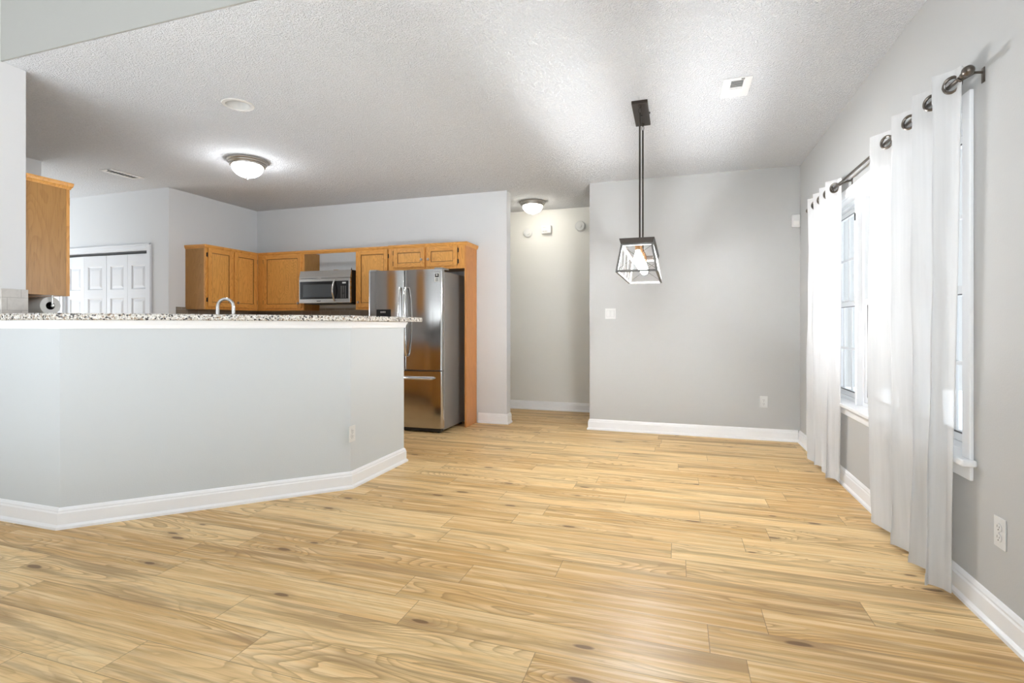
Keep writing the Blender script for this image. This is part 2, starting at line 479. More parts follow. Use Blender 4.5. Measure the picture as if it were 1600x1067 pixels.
struct('wall_kitchen', boxes(((XK - 0.14, YB, 0), (XJ, YB + 0.14, H))), M['kwall'], 'white wall behind the microwave and refrigerator', 'wall')
struct('wall_hall', boxes(((-4.5, YH, 0), (XR + 0.14, YH + 0.1, H))), M['hallwall'], 'white hallway wall with three round and square devices near the ceiling', 'wall')
struct('wall_side', boxes(((XK - 0.14, YC + 0.0, 0), (XK, YB, H))), M['kwall'], 'white kitchen side wall behind the corner cabinet', 'wall')
WX0, WX1 = -7.32, -5.885    # closet opening
DT = 2.05
struct('wall_closet', boxes(((-9.0, YC, 0), (WX0, YC + 0.12, H)), ((WX1, YC, 0), (XK - 0.14, YC + 0.12, H)), ((WX0, YC, DT), (WX1, YC + 0.12, H)),
                            ((WX0 - .1, YC + .62, 0), (WX1 + .1, YC + .7, H))), M['kwall'], 'white wall around the folding closet doors', 'wall')
struct('wall_passage', boxes(((-5.98, YW + 0.13, 0), (-5.845, 3.34, H))), M['kwall'], 'short white wall beside the passage to the closet', 'wall')
struct('wall_opening', boxes(((-9.0, YW, 0), (XO, YW + 0.13, H)), ((-9.0, YW - 0.0, H), (XO, YW + 0.003, HT))), M['jamb'], 'white wall ending at the kitchen opening, far left', 'wall')
struct('wall_left', boxes(((-9.1, -3.0, 0), (-9.0, YW, HT)), ((-9.1, YC, 0), (-9.0, YH, H)), ((-9.1, YW, 0), (-9.0, YC, 0.7)), ((-9.1, YW, 2.5), (-9.0, YC, H))), M['wall'], 'white wall at the far left of the house', 'wall')
struct('wall_living', boxes(((-9.0, -3.1, 0), (-5.5, -3.0, HT)), ((0.3, -3.1, 0), (XR, -3.0, HT)), ((-5.5, -3.1, 0), (0.3, -3.0, 0.08)), ((-5.5, -3.1, 2.1), (0.3, -3.0, HT))), M['wall'], 'white living room wall, unseen behind the viewer, with an opening added to let light in', 'wall')  # unseen wall; its wide low opening is added for the light

# right wall with the window opening
WY0, WY1, WZ0, WZ1 = 2.65, 4.87, 0.60, 2.065
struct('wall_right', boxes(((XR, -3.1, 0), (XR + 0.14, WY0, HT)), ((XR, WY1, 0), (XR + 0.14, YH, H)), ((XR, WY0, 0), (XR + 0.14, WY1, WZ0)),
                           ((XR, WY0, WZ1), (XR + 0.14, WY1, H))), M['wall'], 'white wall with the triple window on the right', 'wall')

# half wall of the breakfast bar
BP = [(XO, YW), (-3.343, YW), (-2.21, YW + 1.133), (-2.21, 3.88)]
ZB0, ZB1 = 1.187, 1.226
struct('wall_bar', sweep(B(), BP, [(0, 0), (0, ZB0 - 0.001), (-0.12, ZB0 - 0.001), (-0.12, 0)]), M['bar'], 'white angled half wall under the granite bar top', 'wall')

def base_prof(h=0.118, t=0.016):
    return [(0, 0), (t + .011, 0), (t + .011, 0.014), (t + .004, 0.022), (t, 0.026), (t, h * 0.74), (t * 0.72, h * 0.8), (t * 0.72, h * 0.87), (t * 0.3, h * 0.97), (0, h)]
def baseboard(name, path, label, h=0.118, e0=0.0, e1=0.0):
    return struct(name, sweep(B(), path, base_prof(h), e0, e1), M['trim'], label, 'baseboard')
baseboard('baseboard_back', [(XL, YB + 0.14), (XL, YB), (XR - 0.02, YB)], 'white baseboard along the dining wall')
baseboard('baseboard_right', [(XR, YB), (XR, -2.9)], 'white baseboard along the window wall')
baseboard('baseboard_kitchen', [(-2.26, YB), (XJ, YB), (XJ, YB + 0.14)], 'short white baseboard between the oak panel and the hallway')
baseboard('baseboard_hall', [(-4.4, YH), (XR, YH)], 'white baseboard along the hallway wall')
baseboard('baseboard_bar', [(-4.6, YW)] + BP[1:] + [(-2.33, 3.88)], 'white baseboard around the angled half wall', 0.12)
struct('trim_bar', sweep(B(), BP + [(-2.33, 3.88)], [(0, ZB0 - 0.05), (0.010, ZB0 - 0.05), (0.012, ZB0 - 0.043), (0.014, ZB0 - 0.03), (0.022, ZB0 - 0.012), (0.024, ZB0 - 0.001), (0, ZB0 - 0.001)]),
       M['trim'], 'white moulding under the granite bar top', 'trim')

# granite bar top
cp = BP[:-1] + [(-2.21, 4.11)]
ov, inn = 0.052, -0.33
ct = sweep(B(), cp, [(ov - 0.006, ZB0), (ov, ZB0 + 0.007), (ov, ZB1 - 0.008), (ov - 0.007, ZB1), (inn + 0.007, ZB1), (inn, ZB1 - 0.007), (inn, ZB0)])
o = obj('bar_countertop', ct, M['granite']); tag(o, 'speckled white and black granite bar top on the angled white half wall', 'countertop')
# lower counter and base cabinets on the kitchen side (carry the faucet)
lp = [(-5.55, YW)] + BP[1:]
o = obj('kitchen_countertop', sweep(B(), lp, [(-0.134, 0.872), (-0.134, 0.91), (-0.74, 0.91), (-0.74, 0.872)]), M['granite'])
tag(o, 'lower granite counter behind the bar carrying the faucet', 'countertop')
t = thing('base_cabinet', 'oak base cabinets behind the half wall below the lower counter', 'cabinet', (0, 0, 0))
obj('carcass', sweep(B(), lp, [(-0.14, 0.1), (-0.14, 0.871), (-0.70, 0.871), (-0.70, 0.1)]), M['oak'], t)
obj('toe_kick', sweep(B(), lp, [(-0.14, 0.0), (-0.14, 0.1), (-0.64, 0.1), (-0.64, 0.0)]), M['dark'], t)

# tiles
o = struct('trim_jamb_tile', boxes(((XO, YW + 0.002, ZB1), (XO + 0.011, YW + 0.137, 1.378)), bev=0.0015), M['tilelt'], 'pale stone tiles on the end of the left wall', 'backsplash')
o = struct('trim_kitchen_tile', boxes(((XK + 0.01, YB - 0.009, 0.91), (-3.2, YB, 1.385))), M['tile'], 'brown stone tile backsplash below the wall cabinets', 'backsplash')
o = struct('trim_side_tile', boxes(((XK, YC + 0.09, 0.91), (XK + 0.01, YB - 0.009, 1.375))), M['tiley'], 'brown tile backsplash on the kitchen side wall', 'backsplash')
o = struct('trim_passage_tile', boxes(((-5.845, YW + 0.14, 0.91), (-5.835, 3.33, 1.39))), M['tiley'], 'brown tile backsplash seen behind the paper towel', 'backsplash')

# ------------------------------------------------------------------ window
def window(name, y0, y1, label):
    """double-hung unit in the right wall; X grows outwards"""
    x0 = XR + 0.055
    bm = B()
    fw = 0.035
    for lo, hi in (((x0, y0, WZ0), (x0 + .08, y0 + fw, WZ1)), ((x0, y1 - fw, WZ0), (x0 + .08, y1, WZ1)),
                   ((x0, y0 + fw, WZ0), (x0 + .08, y1 - fw, WZ0 + .03)), ((x0, y0 + fw, WZ1 - .03), (x0 + .08, y1 - fw, WZ1))): box(bm, lo, hi, .003)
    root = struct(name, bm, M['vinyl'], label, 'window')
    zm = 1.315
    for nm, z0, z1, xo in (('lower_sash', WZ0 + .03, zm + .02, x0 + .008), ('upper_sash', zm - .02, WZ1 - .03, x0 + .042)):
        ya, yb = y0 + fw, y1 - fw
        s = .042; bm = B()
        for lo, hi in (((xo, ya, z0), (xo + .03, ya + s, z1)), ((xo, yb - s, z0), (xo + .03, yb, z1)),
                       ((xo, ya + s, z0), (xo + .03, yb - s, z0 + s)), ((xo, ya + s, z1 - s), (xo + .03, yb - s, z1))): box(bm, lo, hi, .003)
        sash = obj(nm, bm, M['vinyl'], root)
        ga, gb, gz0, gz1 = ya + s, yb - s, z0 + s, z1 - s
        bm = B()
        for k in range(1, 3):
            yy = ga + (gb - ga) * k / 3
            box(bm, (xo + .011, yy - .009, gz0), (xo + .021, yy + .009, gz1))
        zz = (gz0 + gz1) / 2
        box(bm, (xo + .0112, ga, zz - .009), (xo + .0208, gb, zz + .009))
        obj('muntin', bm, M['vinyl'], sash)
        obj('pane', boxes(((xo + .0145, ga - .004, gz0 - .004), (xo + .0175, gb + .004, gz1 + .004))), M['glass'], sash)
        bm = B()
        for lo, hi in (((xo - .001, ga - .005, gz0), (xo + .006, ga, gz1)), ((xo - .001, gb, gz0), (xo + .006, gb + .005, gz1)),
                       ((xo - .001, ga, gz1), (xo + .006, gb, gz1 + .005)), ((xo - .001, ga, gz0 - .006), (xo + .006, gb, gz0))): box(bm, lo, hi)
        obj('seal', bm, M['seal'], sash)
    bm = B(); box(bm, (x0 - .01, (y0 + y1) / 2 - .035, zm + .02), (x0 + .02, (y0 + y1) / 2 + .035, zm + .035), .004)
    obj('latch', bm, M['vinyl'], root)
    return root
YM1, YM = 3.385, 4.135
MW = .018
window('window_1', WY0 + .004, YM1 - MW, 'nearest third of the triple window, behind the near sheer curtain')
window('window_2', YM1 + MW, YM - MW, 'middle third of the triple window, mostly behind the near sheer curtain')
window('window_3', YM + MW, WY1 - .004, 'far third of the triple window, between the two curtains')
struct('trim_mullion', boxes(((XR + .02, YM - MW, WZ0), (XR + .135, YM + MW, WZ1)), bev=.004), M['trim'], 'white post between the far and middle windows', 'trim')
struct('trim_mullion_near', boxes(((XR + .02, YM1 - MW, WZ0), (XR + .135, YM1 + MW, WZ1)), bev=.004), M['trim'], 'white post behind the near sheer curtain', 'trim')
bm = B()
cw = .062
for lo, hi in (((XR - .016, WY0 - cw, WZ0), (XR, WY0, WZ1 + cw)), ((XR - .016, WY1, WZ0), (XR, WY1 + cw, WZ1 + cw)), ((XR - .016, WY0, WZ1), (XR, WY1, WZ1 + cw))): box(bm, lo, hi, .004)
for lo, hi in (((XR - .002, WY0 - .001, WZ0), (XR + .055, WY0 + .003, WZ1)), ((XR - .002, WY1 - .003, WZ0), (XR + .055, WY1 + .001, WZ1)), ((XR - .002, WY0, WZ1 - .003), (XR + .055, WY1, WZ1 + .001))): box(bm, lo, hi)
for dx in (0.018, 0.04):
    pass
struct('trim_window', bm, M['trim'], 'white casing around the triple window', 'trim')
bm = B()
box(bm, (XR - .052, WY0 - .085, WZ0 - .024), (XR + .002, WY1 + .085, WZ0 + .004), .008, 3)
box(bm, (XR - .02, WY0 + .001, WZ0 - .02), (XR + .07, WY1 - .001, WZ0 + .0035))
box(bm, (XR - .014, WY0 - .06, WZ0 - .085), (XR, WY1 + .06, WZ0 - .024), .004)
struct('trim_sill', bm, M['trim'], 'white window sill with apron', 'trim')
# tilt wand of the blind track beside the post
t = thing('blind_wand', 'thin blind wand hanging beside the window post', 'wand', (XR + .008, YM - .03, 1.93))
obj('hook', lathe(B(), [(.0045, -.05), (.0045, 0)], n=10), M['black'], t, True)
obj('wand', lathe(B(), [(.004, -.62), (.005, -.6), (.005, -.05)], n=10), M['vinyl'], t, True)
# outside
struct('ground', boxes(((XR + .2, -6, -0.6), (14, 16, -0.5))), M['ground'], 'pale ground outside the window', 'ground')

# ------------------------------------------------------------------ curtain rod and curtains
RX, RZ = 1.083, 2.150
t = thing('curtain_rod', 'dark bronze curtain rod above the triple window', 'curtain rod', (RX, 3.75, RZ))
RY0, RY1 = 2.508, 4.985
obj('rod', tube(B(), [(0, RY0 - 3.75, 0), (0, RY1 - 3.75, 0)], .0085, 12), M['rodmetal'], t, True)
def finial(y, s):
    prof = [(.0085, 0), (.011, .004), (.011, .010), (.006, .016), (.010, .022), (.018, .034), (.021, .046), (.018, .060), (.010, .070), (.0, .074)]
    bm = lathe(B(), [(r, h * s) for r, h in prof], (0, y - 3.75, 0), 20, 'Y')
    return obj('finial', bm, M['rodmetal'], t, True)
finial(RY0, -1); finial(RY1, 1)
for by in (2.520, 4.13, 4.975):
    bm = B(); y = by - 3.75
    tube(bm, [(XR - RX - .002, y, .012), (XR - RX - .03, y, .014), (.02, y, .0), (0, y, -.0125), (-.012, y, -.004)], .0055, 8)
    box(bm, (XR - RX - .004, y - .011, -.03), (XR - RX, y + .011, .03), .0015)
    obj('bracket', bm, M['rodmetal'], t, True)

def curtain(name, ya, yb, nf, amp, label, seed, pin, flare, bunch=0.0):
    """sheer panel hung on grommets; ya nearest edge, yb farthest"""
    rnd = random.Random(seed)
    zt, zb = RZ + .058, 0.03
    root = thing(name, label, 'curtain', (RX, (ya + yb) / 2, zb), 0, 'white sheer curtain panels')
    NS, NV = nf * 40, 50
    ph = [rnd.uniform(-.5, .5) for _ in range(nf + 2)]
    am = [rnd.uniform(.75, 1.25) for _ in range(nf + 2)]
    def pos(u, v):
        # u across 0..1, v 0 top .. 1 bottom
        w = v ** 0.8
        a = u * nf * 2 * PI / 1.0
        k = min(int(u * nf), nf - 1)
        fr = u * nf - k
        A = amp * ((1 - w) + w * (am[k] * (1 - fr) + am[k + 1] * fr) * flare)
        x = A * math.cos(a + w * 0.55 * ph[k] * math.sin(PI * fr))
        x += w * 0.012 * math.sin(u * 21 + v * 5 + seed) + 0.002 * math.sin(v * 23 + u * 40)
        if u < .0625: x = min(x, .012 + .02 * (.0625 - u) / .0625)
        if bunch and u < .0625: x *= .6
        y = ya + (yb - ya) * (u * (1 - bunch) + u * u * bunch)
        y += w * (pin[0] * (1 - u) + pin[1] * u)
        y += 0.012 * w * math.sin(v * 6 + u * 9 + seed) + amp * 0.42 * math.sin(2 * a + PI) * (0.6 + .4 * w)
        z = zt + (zb - zt) * v + (0.008 * math.sin(u * 13 + seed) if v > .99 else 0)
        xx = max(-0.095, min(x, XR - RX - .022))
        return Vector((xx, y - (ya + yb) / 2, z - zb))
    vr = (zt - RZ) / (zt - zb)
    VT = .115 / (zt - zb)
    vs = [VT * j / 20 for j in range(20)] + [VT + (1 - VT) * (j / NV) for j in range(NV + 1)]
    cen = [Vector((0, pos((k + .5) / (2.0 * nf), vr).y, RZ - zb)) for k in range(nf * 2)]
    def hole(f):
        c = f.calc_center_median()
        return any((c - q_).length < .028 for q_ in cen)
    def sheet(v0, v1, dx):
        bm = B(); rows = [[bm.verts.new(pos(i / NS, v) + Vector((dx, 0, 0))) for i in range(NS + 1)] for v in vs if v0 - 1e-6 <= v <= v1 + 1e-6]
        for a_, b_ in zip(rows, rows[1:]):
            for i in range(NS): bm.faces.new((a_[i], a_[i + 1], b_[i + 1], b_[i]))
        bmesh.ops.delete(bm, geom=[f for f in bm.faces if hole(f)], context='FACES')
        return bm
    obj('panel', sheet(0, 1, 0), M['sheer'], root, True)
    # stitched header band and hem: a second layer of the same cloth
    obj('header_band', sheet(0, VT, -.0022), M['sheer'], root, True)
    obj('hem', sheet(.965, 1, -.0022), M['sheer'], root, True)
    for k in range(nf * 2):
        u = (k + .5) / (2.0 * nf)
        p = pos(u, vr); d = pos(u + .004, vr) - pos(u - .004, vr)
        nrm = Vector((-d.y, d.x, 0)).normalized(); s = Vector((nrm.y, -nrm.x, 0))
        p = Vector((0, p.y, RZ - zb))
        bm = B()
        pts = [p + s * .031 * math.cos(2 * PI * q / 24) + Vector((0, 0, 1)) * .031 * math.sin(2 * PI * q / 24) for q in range(24)]
        tube(bm, pts, .0068, 8, closed=True)
        obj('grommet', bm, M['rodmetal'], root, True)
    return root
curtain('sheer_curtain', 2.545, 3.53, 4, .052, 'sheer white curtain nearest the viewer, in front of the near window half', 3, (0.085, 0.06), .80, .45)
curtain('sheer_curtain', 4.205, 4.935, 4, .045, 'sheer white curtain at the far end of the window by the corner', 8, (0.03, 0.06), .75)

# ------------------------------------------------------------------ cabinets
def knob(p, parent):
    bm = lathe(B(), [(.006, 0), (.006, -.012), (.009, -.014), (.0155, -.02), (.016, -.026), (.012, -.032), (.0, -.034)], p, 20, 'Y')
    return obj('knob', bm, M['nickel'], parent, True)
def cab_door(parent, x0, x1, z0, z1, yf, hinge, knob_at):
    """door with a recessed panel; front faces -Y; yf is the front of the face frame"""
    st, th = .052, .019
    d = obj('door', boxes(((x0 + st - .004, yf - .0085, z0 + st - .004), (x1 - st + .004, yf - .002, z1 - st + .004))), M['oakpanel'], parent)
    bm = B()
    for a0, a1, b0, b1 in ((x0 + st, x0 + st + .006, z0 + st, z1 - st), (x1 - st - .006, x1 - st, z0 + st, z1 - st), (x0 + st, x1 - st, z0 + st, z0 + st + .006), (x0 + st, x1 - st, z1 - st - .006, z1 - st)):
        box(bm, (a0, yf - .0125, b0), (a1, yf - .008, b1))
    obj('bead', bm, M['oakshadow'], d)  # dark routed bead, with the panel's shadow line painted into its colour
    for a0, a1 in ((x0, x0 + st), (x1 - st, x1)): obj('stile', boxes(((a0, yf - th, z0), (a1, yf - .0005, z1)), bev=.003), M['oak'], d)
    for b0, b1 in ((z0 + .0004, z0 + st), (z1 - st, z1 - .0004)): obj('rail', boxes(((x0 + st, yf - th + .0004, b0), (x1 - st, yf - .0006, b1)), bev=.003), M['oakh'], d)
    kx = x0 + .028 if knob_at[0] == 'l' else x1 - .028
    kz = z0 + .06 if knob_at[1] == 'b' else z1 - .06
    if knob_at[1] == 'm': kz = (z0 + z1) / 2 - .03
    knob((kx, yf - th, kz), d)
    hx = x0 - .006 if hinge == 'l' else x1 + .006
    dz = min(.08, (z1 - z0) * .22)
    for hz in (z0 + dz, z1 - dz):
        bm = B(); lathe(bm, [(.0055, -.026), (.0055, .026)], (hx, yf - .009, hz), 10)
        box(bm, (hx - .009, yf - .004, hz - .022), (hx + .009, yf - .0006, hz + .022), .001)
        obj('hinge', bm, M['bronze'], d, True)
    return d
CROWN = [(0, 0), (.004, 0), (.007, .010), (.013, .020), (.016, .034), (.016, .044), (0, .044)]
def cabinet(name, label, loc, rz, w, d, h, doors, crown_path, side_mat=None, stiles=(), group='oak wall cabinets'):
    t = thing(name, label, 'cabinet', loc, rz, group)
    bm = B()
    box(bm, (0.0005, -d + .02, 0.0), (w - .0005, -.001, h - .0005))
    obj('carcass', bm, side_mat or M['oakside'], t)
    bm = B()
    sw = .042
    xs = [(0, sw), (w - sw, w)] + [(a, b) for a, b in stiles]
    for a, b in xs: box(bm, (a, -d, -.002), (b, -d + .0195, h), .0012)
    box(bm, (sw, -d + .0003, -.002 + .0003), (w - sw, -d + .0195, sw)); box(bm, (sw, -d + .0003, h - sw), (w - sw, -d + .0195, h - .0003))
    obj('face_frame', bm, M['oak'], t)
    for a in doors: cab_door(t, *a[:4], -d, a[4], a[5])
    if crown_path:
        obj('crown_moulding', sweep(B(), crown_path, [(o, h - .034 + z) for o, z in CROWN]), M['oakh'], t)
    return t
CZ, CH, CD = 1.352, 0.745, 0.305
# side wall, front faces +X (rotated +90: local x -> +Y, local -y -> +X)
y0 = 4.63; w = (YB - CD) - y0 + 0.0
cabinet('wall_cabinet', 'two door oak wall cabinet on the kitchen side wall above the faucet', (XK, y0, CZ), PI / 2, w - .001, CD, CH,
        [(.03, w / 2 - .014, .028, CH - .028, 'l', 'rb'), (w / 2 + .014, w - .03, .028, CH - .028, 'r', 'lb')],
        [(0, 0), (0, -CD), (w - .02, -CD)][0:0] or [(0.0, -.002), (0.0, -CD), (w - .016, -CD)], M['oakside'], [(w / 2 - .022, w / 2 + .022)])
# back wall corner
x0 = XK + CD; x1 = -4.525
cabinet('wall_cabinet', 'single door oak wall cabinet left of the microwave', (x0, YB, CZ), 0, x1 - x0, CD, CH,
        [(.105, x1 - x0 - .03, .028, CH - .028, 'l', 'rb')], [(0.016, -CD), (x1 - x0, -CD)], M['oakside'], [(.042, .10)])
x2 = -3.755; x3 = -3.272
o = obj('cabinet_valance', sweep(B(), [(x1, YB - CD), (x2, YB - CD)], [(o_, CZ + CH - .034 + z_) for o_, z_ in CROWN] ), M['oakh'])
bm = bmesh.new(); bm.from_mesh(o.data); box(bm, (x1 + .001, YB - CD, CZ + CH - .035), (x2 - .001, YB - CD + .019, CZ + CH)); bm.to_mesh(o.data); bm.free()
tag(o, 'thin oak valance strip bridging the gap above the microwave', 'valance')
cabinet('wall_cabinet', 'single door oak wall cabinet between microwave and refrigerator', (x2, YB, CZ), 0, x3 - x2, CD, CH,
        [(.03, x3 - x2 - .03, .028, CH - .028, 'r', 'lb')], [(0, -CD), (x3 - x2, -CD)])
# over the fridge, with the tall end panel
x4 = -2.296; FH = 0.287; w = x4 - x3
CF = .34
t = cabinet('wall_cabinet', 'wide two door oak cabinet above the refrigerator with tall end panel', (x3, YB, CZ + CH - FH), 0, w, CF, FH,
        [(.07, w / 2 - .02 + .01, .028, FH - .032, 'l', 'rm'), (w / 2 + .02 - .0, w - .085, .028, FH - .032, 'r', 'lm')],
        [(0, -CF), (w + .02, -CF), (w + .02, -.002)], None, [(w / 2 - .03, w / 2 + .03), (.042, .062), (w - .08, w - .042)])
zb = -(CZ + CH - FH)
bm = B(); box(bm, (w + .0005, -CF, zb + .002), (w + .02, -.018, FH - .001), .0012)
obj('end_panel', bm, M['oakend'], t)
# near left, on the kitchen side of the opening wall: front faces +Y (rotated 180)
w = .6
cabinet('wall_cabinet', 'oak wall cabinet seen from its plain side at the left edge', (XO - .012, YW + .131, CZ + .002), PI, w, CD - .055, CH,
        [(.03, w - .03, .028, CH - .028, 'l', 'rb')], [(0.0, -.002), (0.0, -CD + .055), (w, -CD + .055)], M['oakside'], group='oak wall cabinets')

# ------------------------------------------------------------------ microwave
mw0, mw1, mwd = -4.512, -3.765, .405
t = thing('microwave', 'stainless steel over the range microwave with black glass door', 'microwave', (mw0, YB, 1.432))
W_ = mw1 - mw0; Hm = .405; yf = -mwd
bm = B(); box(bm, (.004, yf + .03, 0.012), (W_ - .004, -.002, Hm), .004); obj('housing', bm, M['black'], t)
bm = B(); box(bm, (.03, yf + .05, -.006), (W_ - .03, -.03, .012)); obj('underside', bm, M['black'], t)
bm = B()   # sloped vent band on top
sl = [(yf, .31), (yf, .318), (yf + .022, Hm), (yf + .032, Hm), (yf + .032, .31)]
v0 = [bm.verts.new((0, a, b)) for a, b in sl]; v1 = [bm.verts.new((W_, a, b)) for a, b in sl]
bm.faces.new(v0[::-1]); bm.faces.new(v1)
for i in range(5): bm.faces.new((v0[i], v0[(i + 1) % 5], v1[(i + 1) % 5], v1[i]))
obj('top_vent', bm, M['steelh'], t)
bm = B(); box(bm, (0, yf - .006, .002), (W_, yf + .03, .306), .005); dr = obj('door', bm, M['steelh'], t)
bm = B(); box(bm, (.018, yf - .0085, .052), (W_ - .02, yf - .003, .27), .003); obj('glass_front', bm, M['blackgloss'], dr)
bm = B(); box(bm, (.068, yf - .0095, .078), (W_ - .255, yf - .008, .232), .0004); obj('window', bm, M['mwglass'], dr)
hx = W_ - .215
bm = B(); pts = [(hx, yf - .006, .03)] + [(hx, yf - .018 - .034 * math.sin(PI * k / 12), .038 + .235 * k / 12) for k in range(13)] + [(hx, yf - .006, .282)]
tube(bm, pts, .0125, 12); obj('handle', bm, M['chrome'], dr, True)
bm = B()
for r_ in range(9):
    for c_ in range(3):
        if r_ in (3,) and c_ == 1: continue
        box(bm, (W_ - .125 + c_ * .029, yf - .0094, .066 + r_ * .0165), (W_ - .114 + c_ * .029, yf - .0084, .071 + r_ * .0165))
obj('keypad', bm, M['grey'], dr)
bm = B(); box(bm, (W_ - .105, yf - .0094, .236), (W_ - .055, yf - .0084, .254), .0004); obj('display', bm, M['plastic'], dr)
bm = B()
for k in range(7): box(bm, (W_ * .36 + k * .0085, yf - .0068, .022), (W_ * .36 + .006 + k * .0085, yf - .0058, .031))
obj('badge', bm, M['slot'], dr)
bm = B(); box(bm, (W_ * .60, yf + .08, Hm), (W_ * .68, yf + .13, Hm + .014), .003); obj('shim_block', bm, M['tan'], t)
bm = B(); lathe(bm, [(.008, 0), (.008, .012), (.003, .014), (.003, .03)], (W_ - .03, yf + .07, Hm), 10); obj('bolt', bm, M['black'], t)

# ------------------------------------------------------------------ refrigerator
fx0, fx1, fy = -3.302, -2.390, 4.985
t = thing('refrigerator', 'stainless steel french door refrigerator with bottom freezer drawer', 'refrigerator', (fx0, fy, 0))
W_ = fx1 - fx0; FT = 1.762; D_ = .685
bm = B(); box(bm, (.004, .085, .03), (W_ - .004, D_, FT - .022), .006); obj('cabinet', bm, M['fridgeside'], t)
def bowed(x0, x1, z0, z1, bow=.020, th=.075):
    bm = B(); n = 14; N = []
    for i in range(n + 1):
        q = i / n; e = min(q, 1 - q) * (x1 - x0)
        y = bow * (2 * q - 1) ** 2
        if e < .012: y += .010 * (1 - e / .012) ** 2
        N.append((x0 + (x1 - x0) * q, y))
    # denser edges
    xs = [x0, x0 + .003, x0 + .008, x0 + .014] + [x0 + (x1 - x0) * k / 16 for k in range(1, 16)] + [x1 - .014, x1 - .008, x1 - .003, x1]
    poly = []
    for x in xs:
        q = (x - x0) / (x1 - x0); e = min(x - x0, x1 - x); y = bow * (2 * q - 1) ** 2
        if e < .014: y += .012 * (1 - e / .014) ** 2
        poly.append((x, y))
    poly += [(x1, th), (x0, th)]
    prism(bm, poly, z0, z1)
    es = [e for e in bm.edges if abs(e.verts[0].co.z - e.verts[1].co.z) < 1e-6 and max(v.co.y for v in e.verts) < th - .01]
    bmesh.ops.bevel(bm, geom=es, offset=.004, segments=2, affect='EDGES')
    return bm
mid = W_ / 2
dl = obj('door', bowed(0, mid - .003, .678, FT), M['steel'], t, True)
drr = obj('door', bowed(mid + .003, W_, .678, FT), M['steel'], t, True)
fz = obj('freezer_drawer', bowed(0, W_, .052, .662, .02), M['steel'], t, True)
def vhandle(x, parent, s):
    z0, z1 = .83, 1.565; n = 22
    pts = [(x, .004, z0)] + [(x + s * .0, -.012 - .046 * math.sin(PI * k / n) ** .7, z0 + (z1 - z0) * k / n) for k in range(n + 1)] + [(x, .004, z1)]
    bm = tube(B(), pts, .0125, 12); return obj('handle', bm, M['chrome'], parent, True)
vhandle(mid - .038, dl, -1); vhandle(mid + .038, drr, 1)
bm = B(); zh = .588
tube(bm, [(.10, .01, zh), (.10, -.03, zh), (.11, -.042, zh), (W_ * .5, -.05, zh), (W_ - .11, -.042, zh), (W_ - .10, -.03, zh), (W_ - .10, .01, zh)], .0125, 12)
obj('handle', bm, M['chrome'], fz, True)
bm = B(); box(bm, (.118, -.001, 1.20), (.30, .03, 1.335), .003); dsp = obj('dispenser', bm, M['blackgloss'], dl)
bm = B(); box(bm, (.128, -.002, .93), (.29, .03, 1.198), .003); obj('dispenser_recess', bm, M['black'], dsp)
bm = B()
for k in range(4): box(bm, (.172 + k * .017, -.0022, 1.296), (.183 + k * .017, -.0008, 1.314))
obj('control_marks', bm, M['grey'], dsp)
bm = B(); box(bm, (W_ - .082, .0035, 1.625), (W_ - .026, .0075, 1.72), .001); st = obj('sticker', bm, M['plastic'], drr); st['label'] = 'white and black sticker'
bm = B(); box(bm, (W_ - .076, .0025, 1.672), (W_ - .032, .0045, 1.712)); obj('sticker_panel', bm, M['blackgloss'], st)
bm = B(); prism(bm, [(W_ - .063, 0), (W_ - .045, 0), (W_ - .045, -.012), (W_ - .054, -.020), (W_ - .063, -.012)], .0022, .0032)
xf(bm, Matrix.Translation((0, .0, 1.704)) @ Matrix.Rotation(PI / 2, 4, 'X')); 
for v in bm.verts: v.co.y += .0045
obj('sticker_shield', bm, M['plastic'], st)
bm = B()
for a, b in ((.655, .662), (.642, .648), (.632, .636)): box(bm, (W_ - .072, .0025, 1.0 + a), (W_ - .036, .0036, 1.0 + b))
obj('sticker_text', bm, M['slot'], st)
bm = B()
for k in range(7): box(bm, (W_ - .115 + k * .0125, .0005 + .0006 * k, 1.733), (W_ - .106 + k * .0125, .006, 1.741))
obj('badge', bm, M['grey'], drr)
bm = B(); box(bm, (W_ - .1, .03, FT), (W_ - .005, .20, FT + .018), .004); obj('hinge_cover', bm, M['fridgeside'], t)
bm = B(); box(bm, (.005, .03, FT), (.1, .20, FT + .018), .004); obj('hinge_cover', bm, M['fridgeside'], t)
bm = B(); box(bm, (.02, .03, .012), (W_ - .02, .09, .05), .004); obj('kick_grille', bm, M['black'], t)
for a, b in ((.06, .08), (W_ - .06, .08), (.06, D_ - .06), (W_ - .06, D_ - .06)):
    obj('foot', lathe(B(), [(.024, 0), (.024, .012), (.012, .016), (.012, .034)], (a, b, 0), 16), M['black'], t, True)

# ------------------------------------------------------------------ faucet, paper towel
ft = (-3.124, 2.855, .91)
t = thing('faucet', 'curved steel gooseneck faucet rising behind the granite bar top', 'faucet', ft, math.radians(40))
obj('base', lathe(B(), [(.028, 0), (.028, .006), (.020, .018), (.016, .05), (.0135, .06)], n=24), M['chrome'], t, True)
R_ = .050; zt = .378
pts = [(0, 0, .05), (0, 0, .2), (0, 0, zt)] + [(R_ - R_ * math.cos(PI * k / 16), 0, zt + R_ * 1.15 * math.sin(PI * k / 16)) for k in range(1, 17)] + [(2 * R_, 0, zt - .05)]
obj('spout', tube(B(), pts, .0115, 14), M['chrome'], t, True)
obj('spray_head', lathe(B(), [(.012, -.048), (.0155, -.052), (.0175, -.09), (.0175, -.125), (.013, -.13)], (2 * R_, 0, zt), 18), M['chrome'], t, True)
bm = B(); tube(bm, [(0, -.014, .06), (0, -.05, .075), (0, -.085, .095)], .006, 10); obj('lever', bm, M['chrome'], t, True)

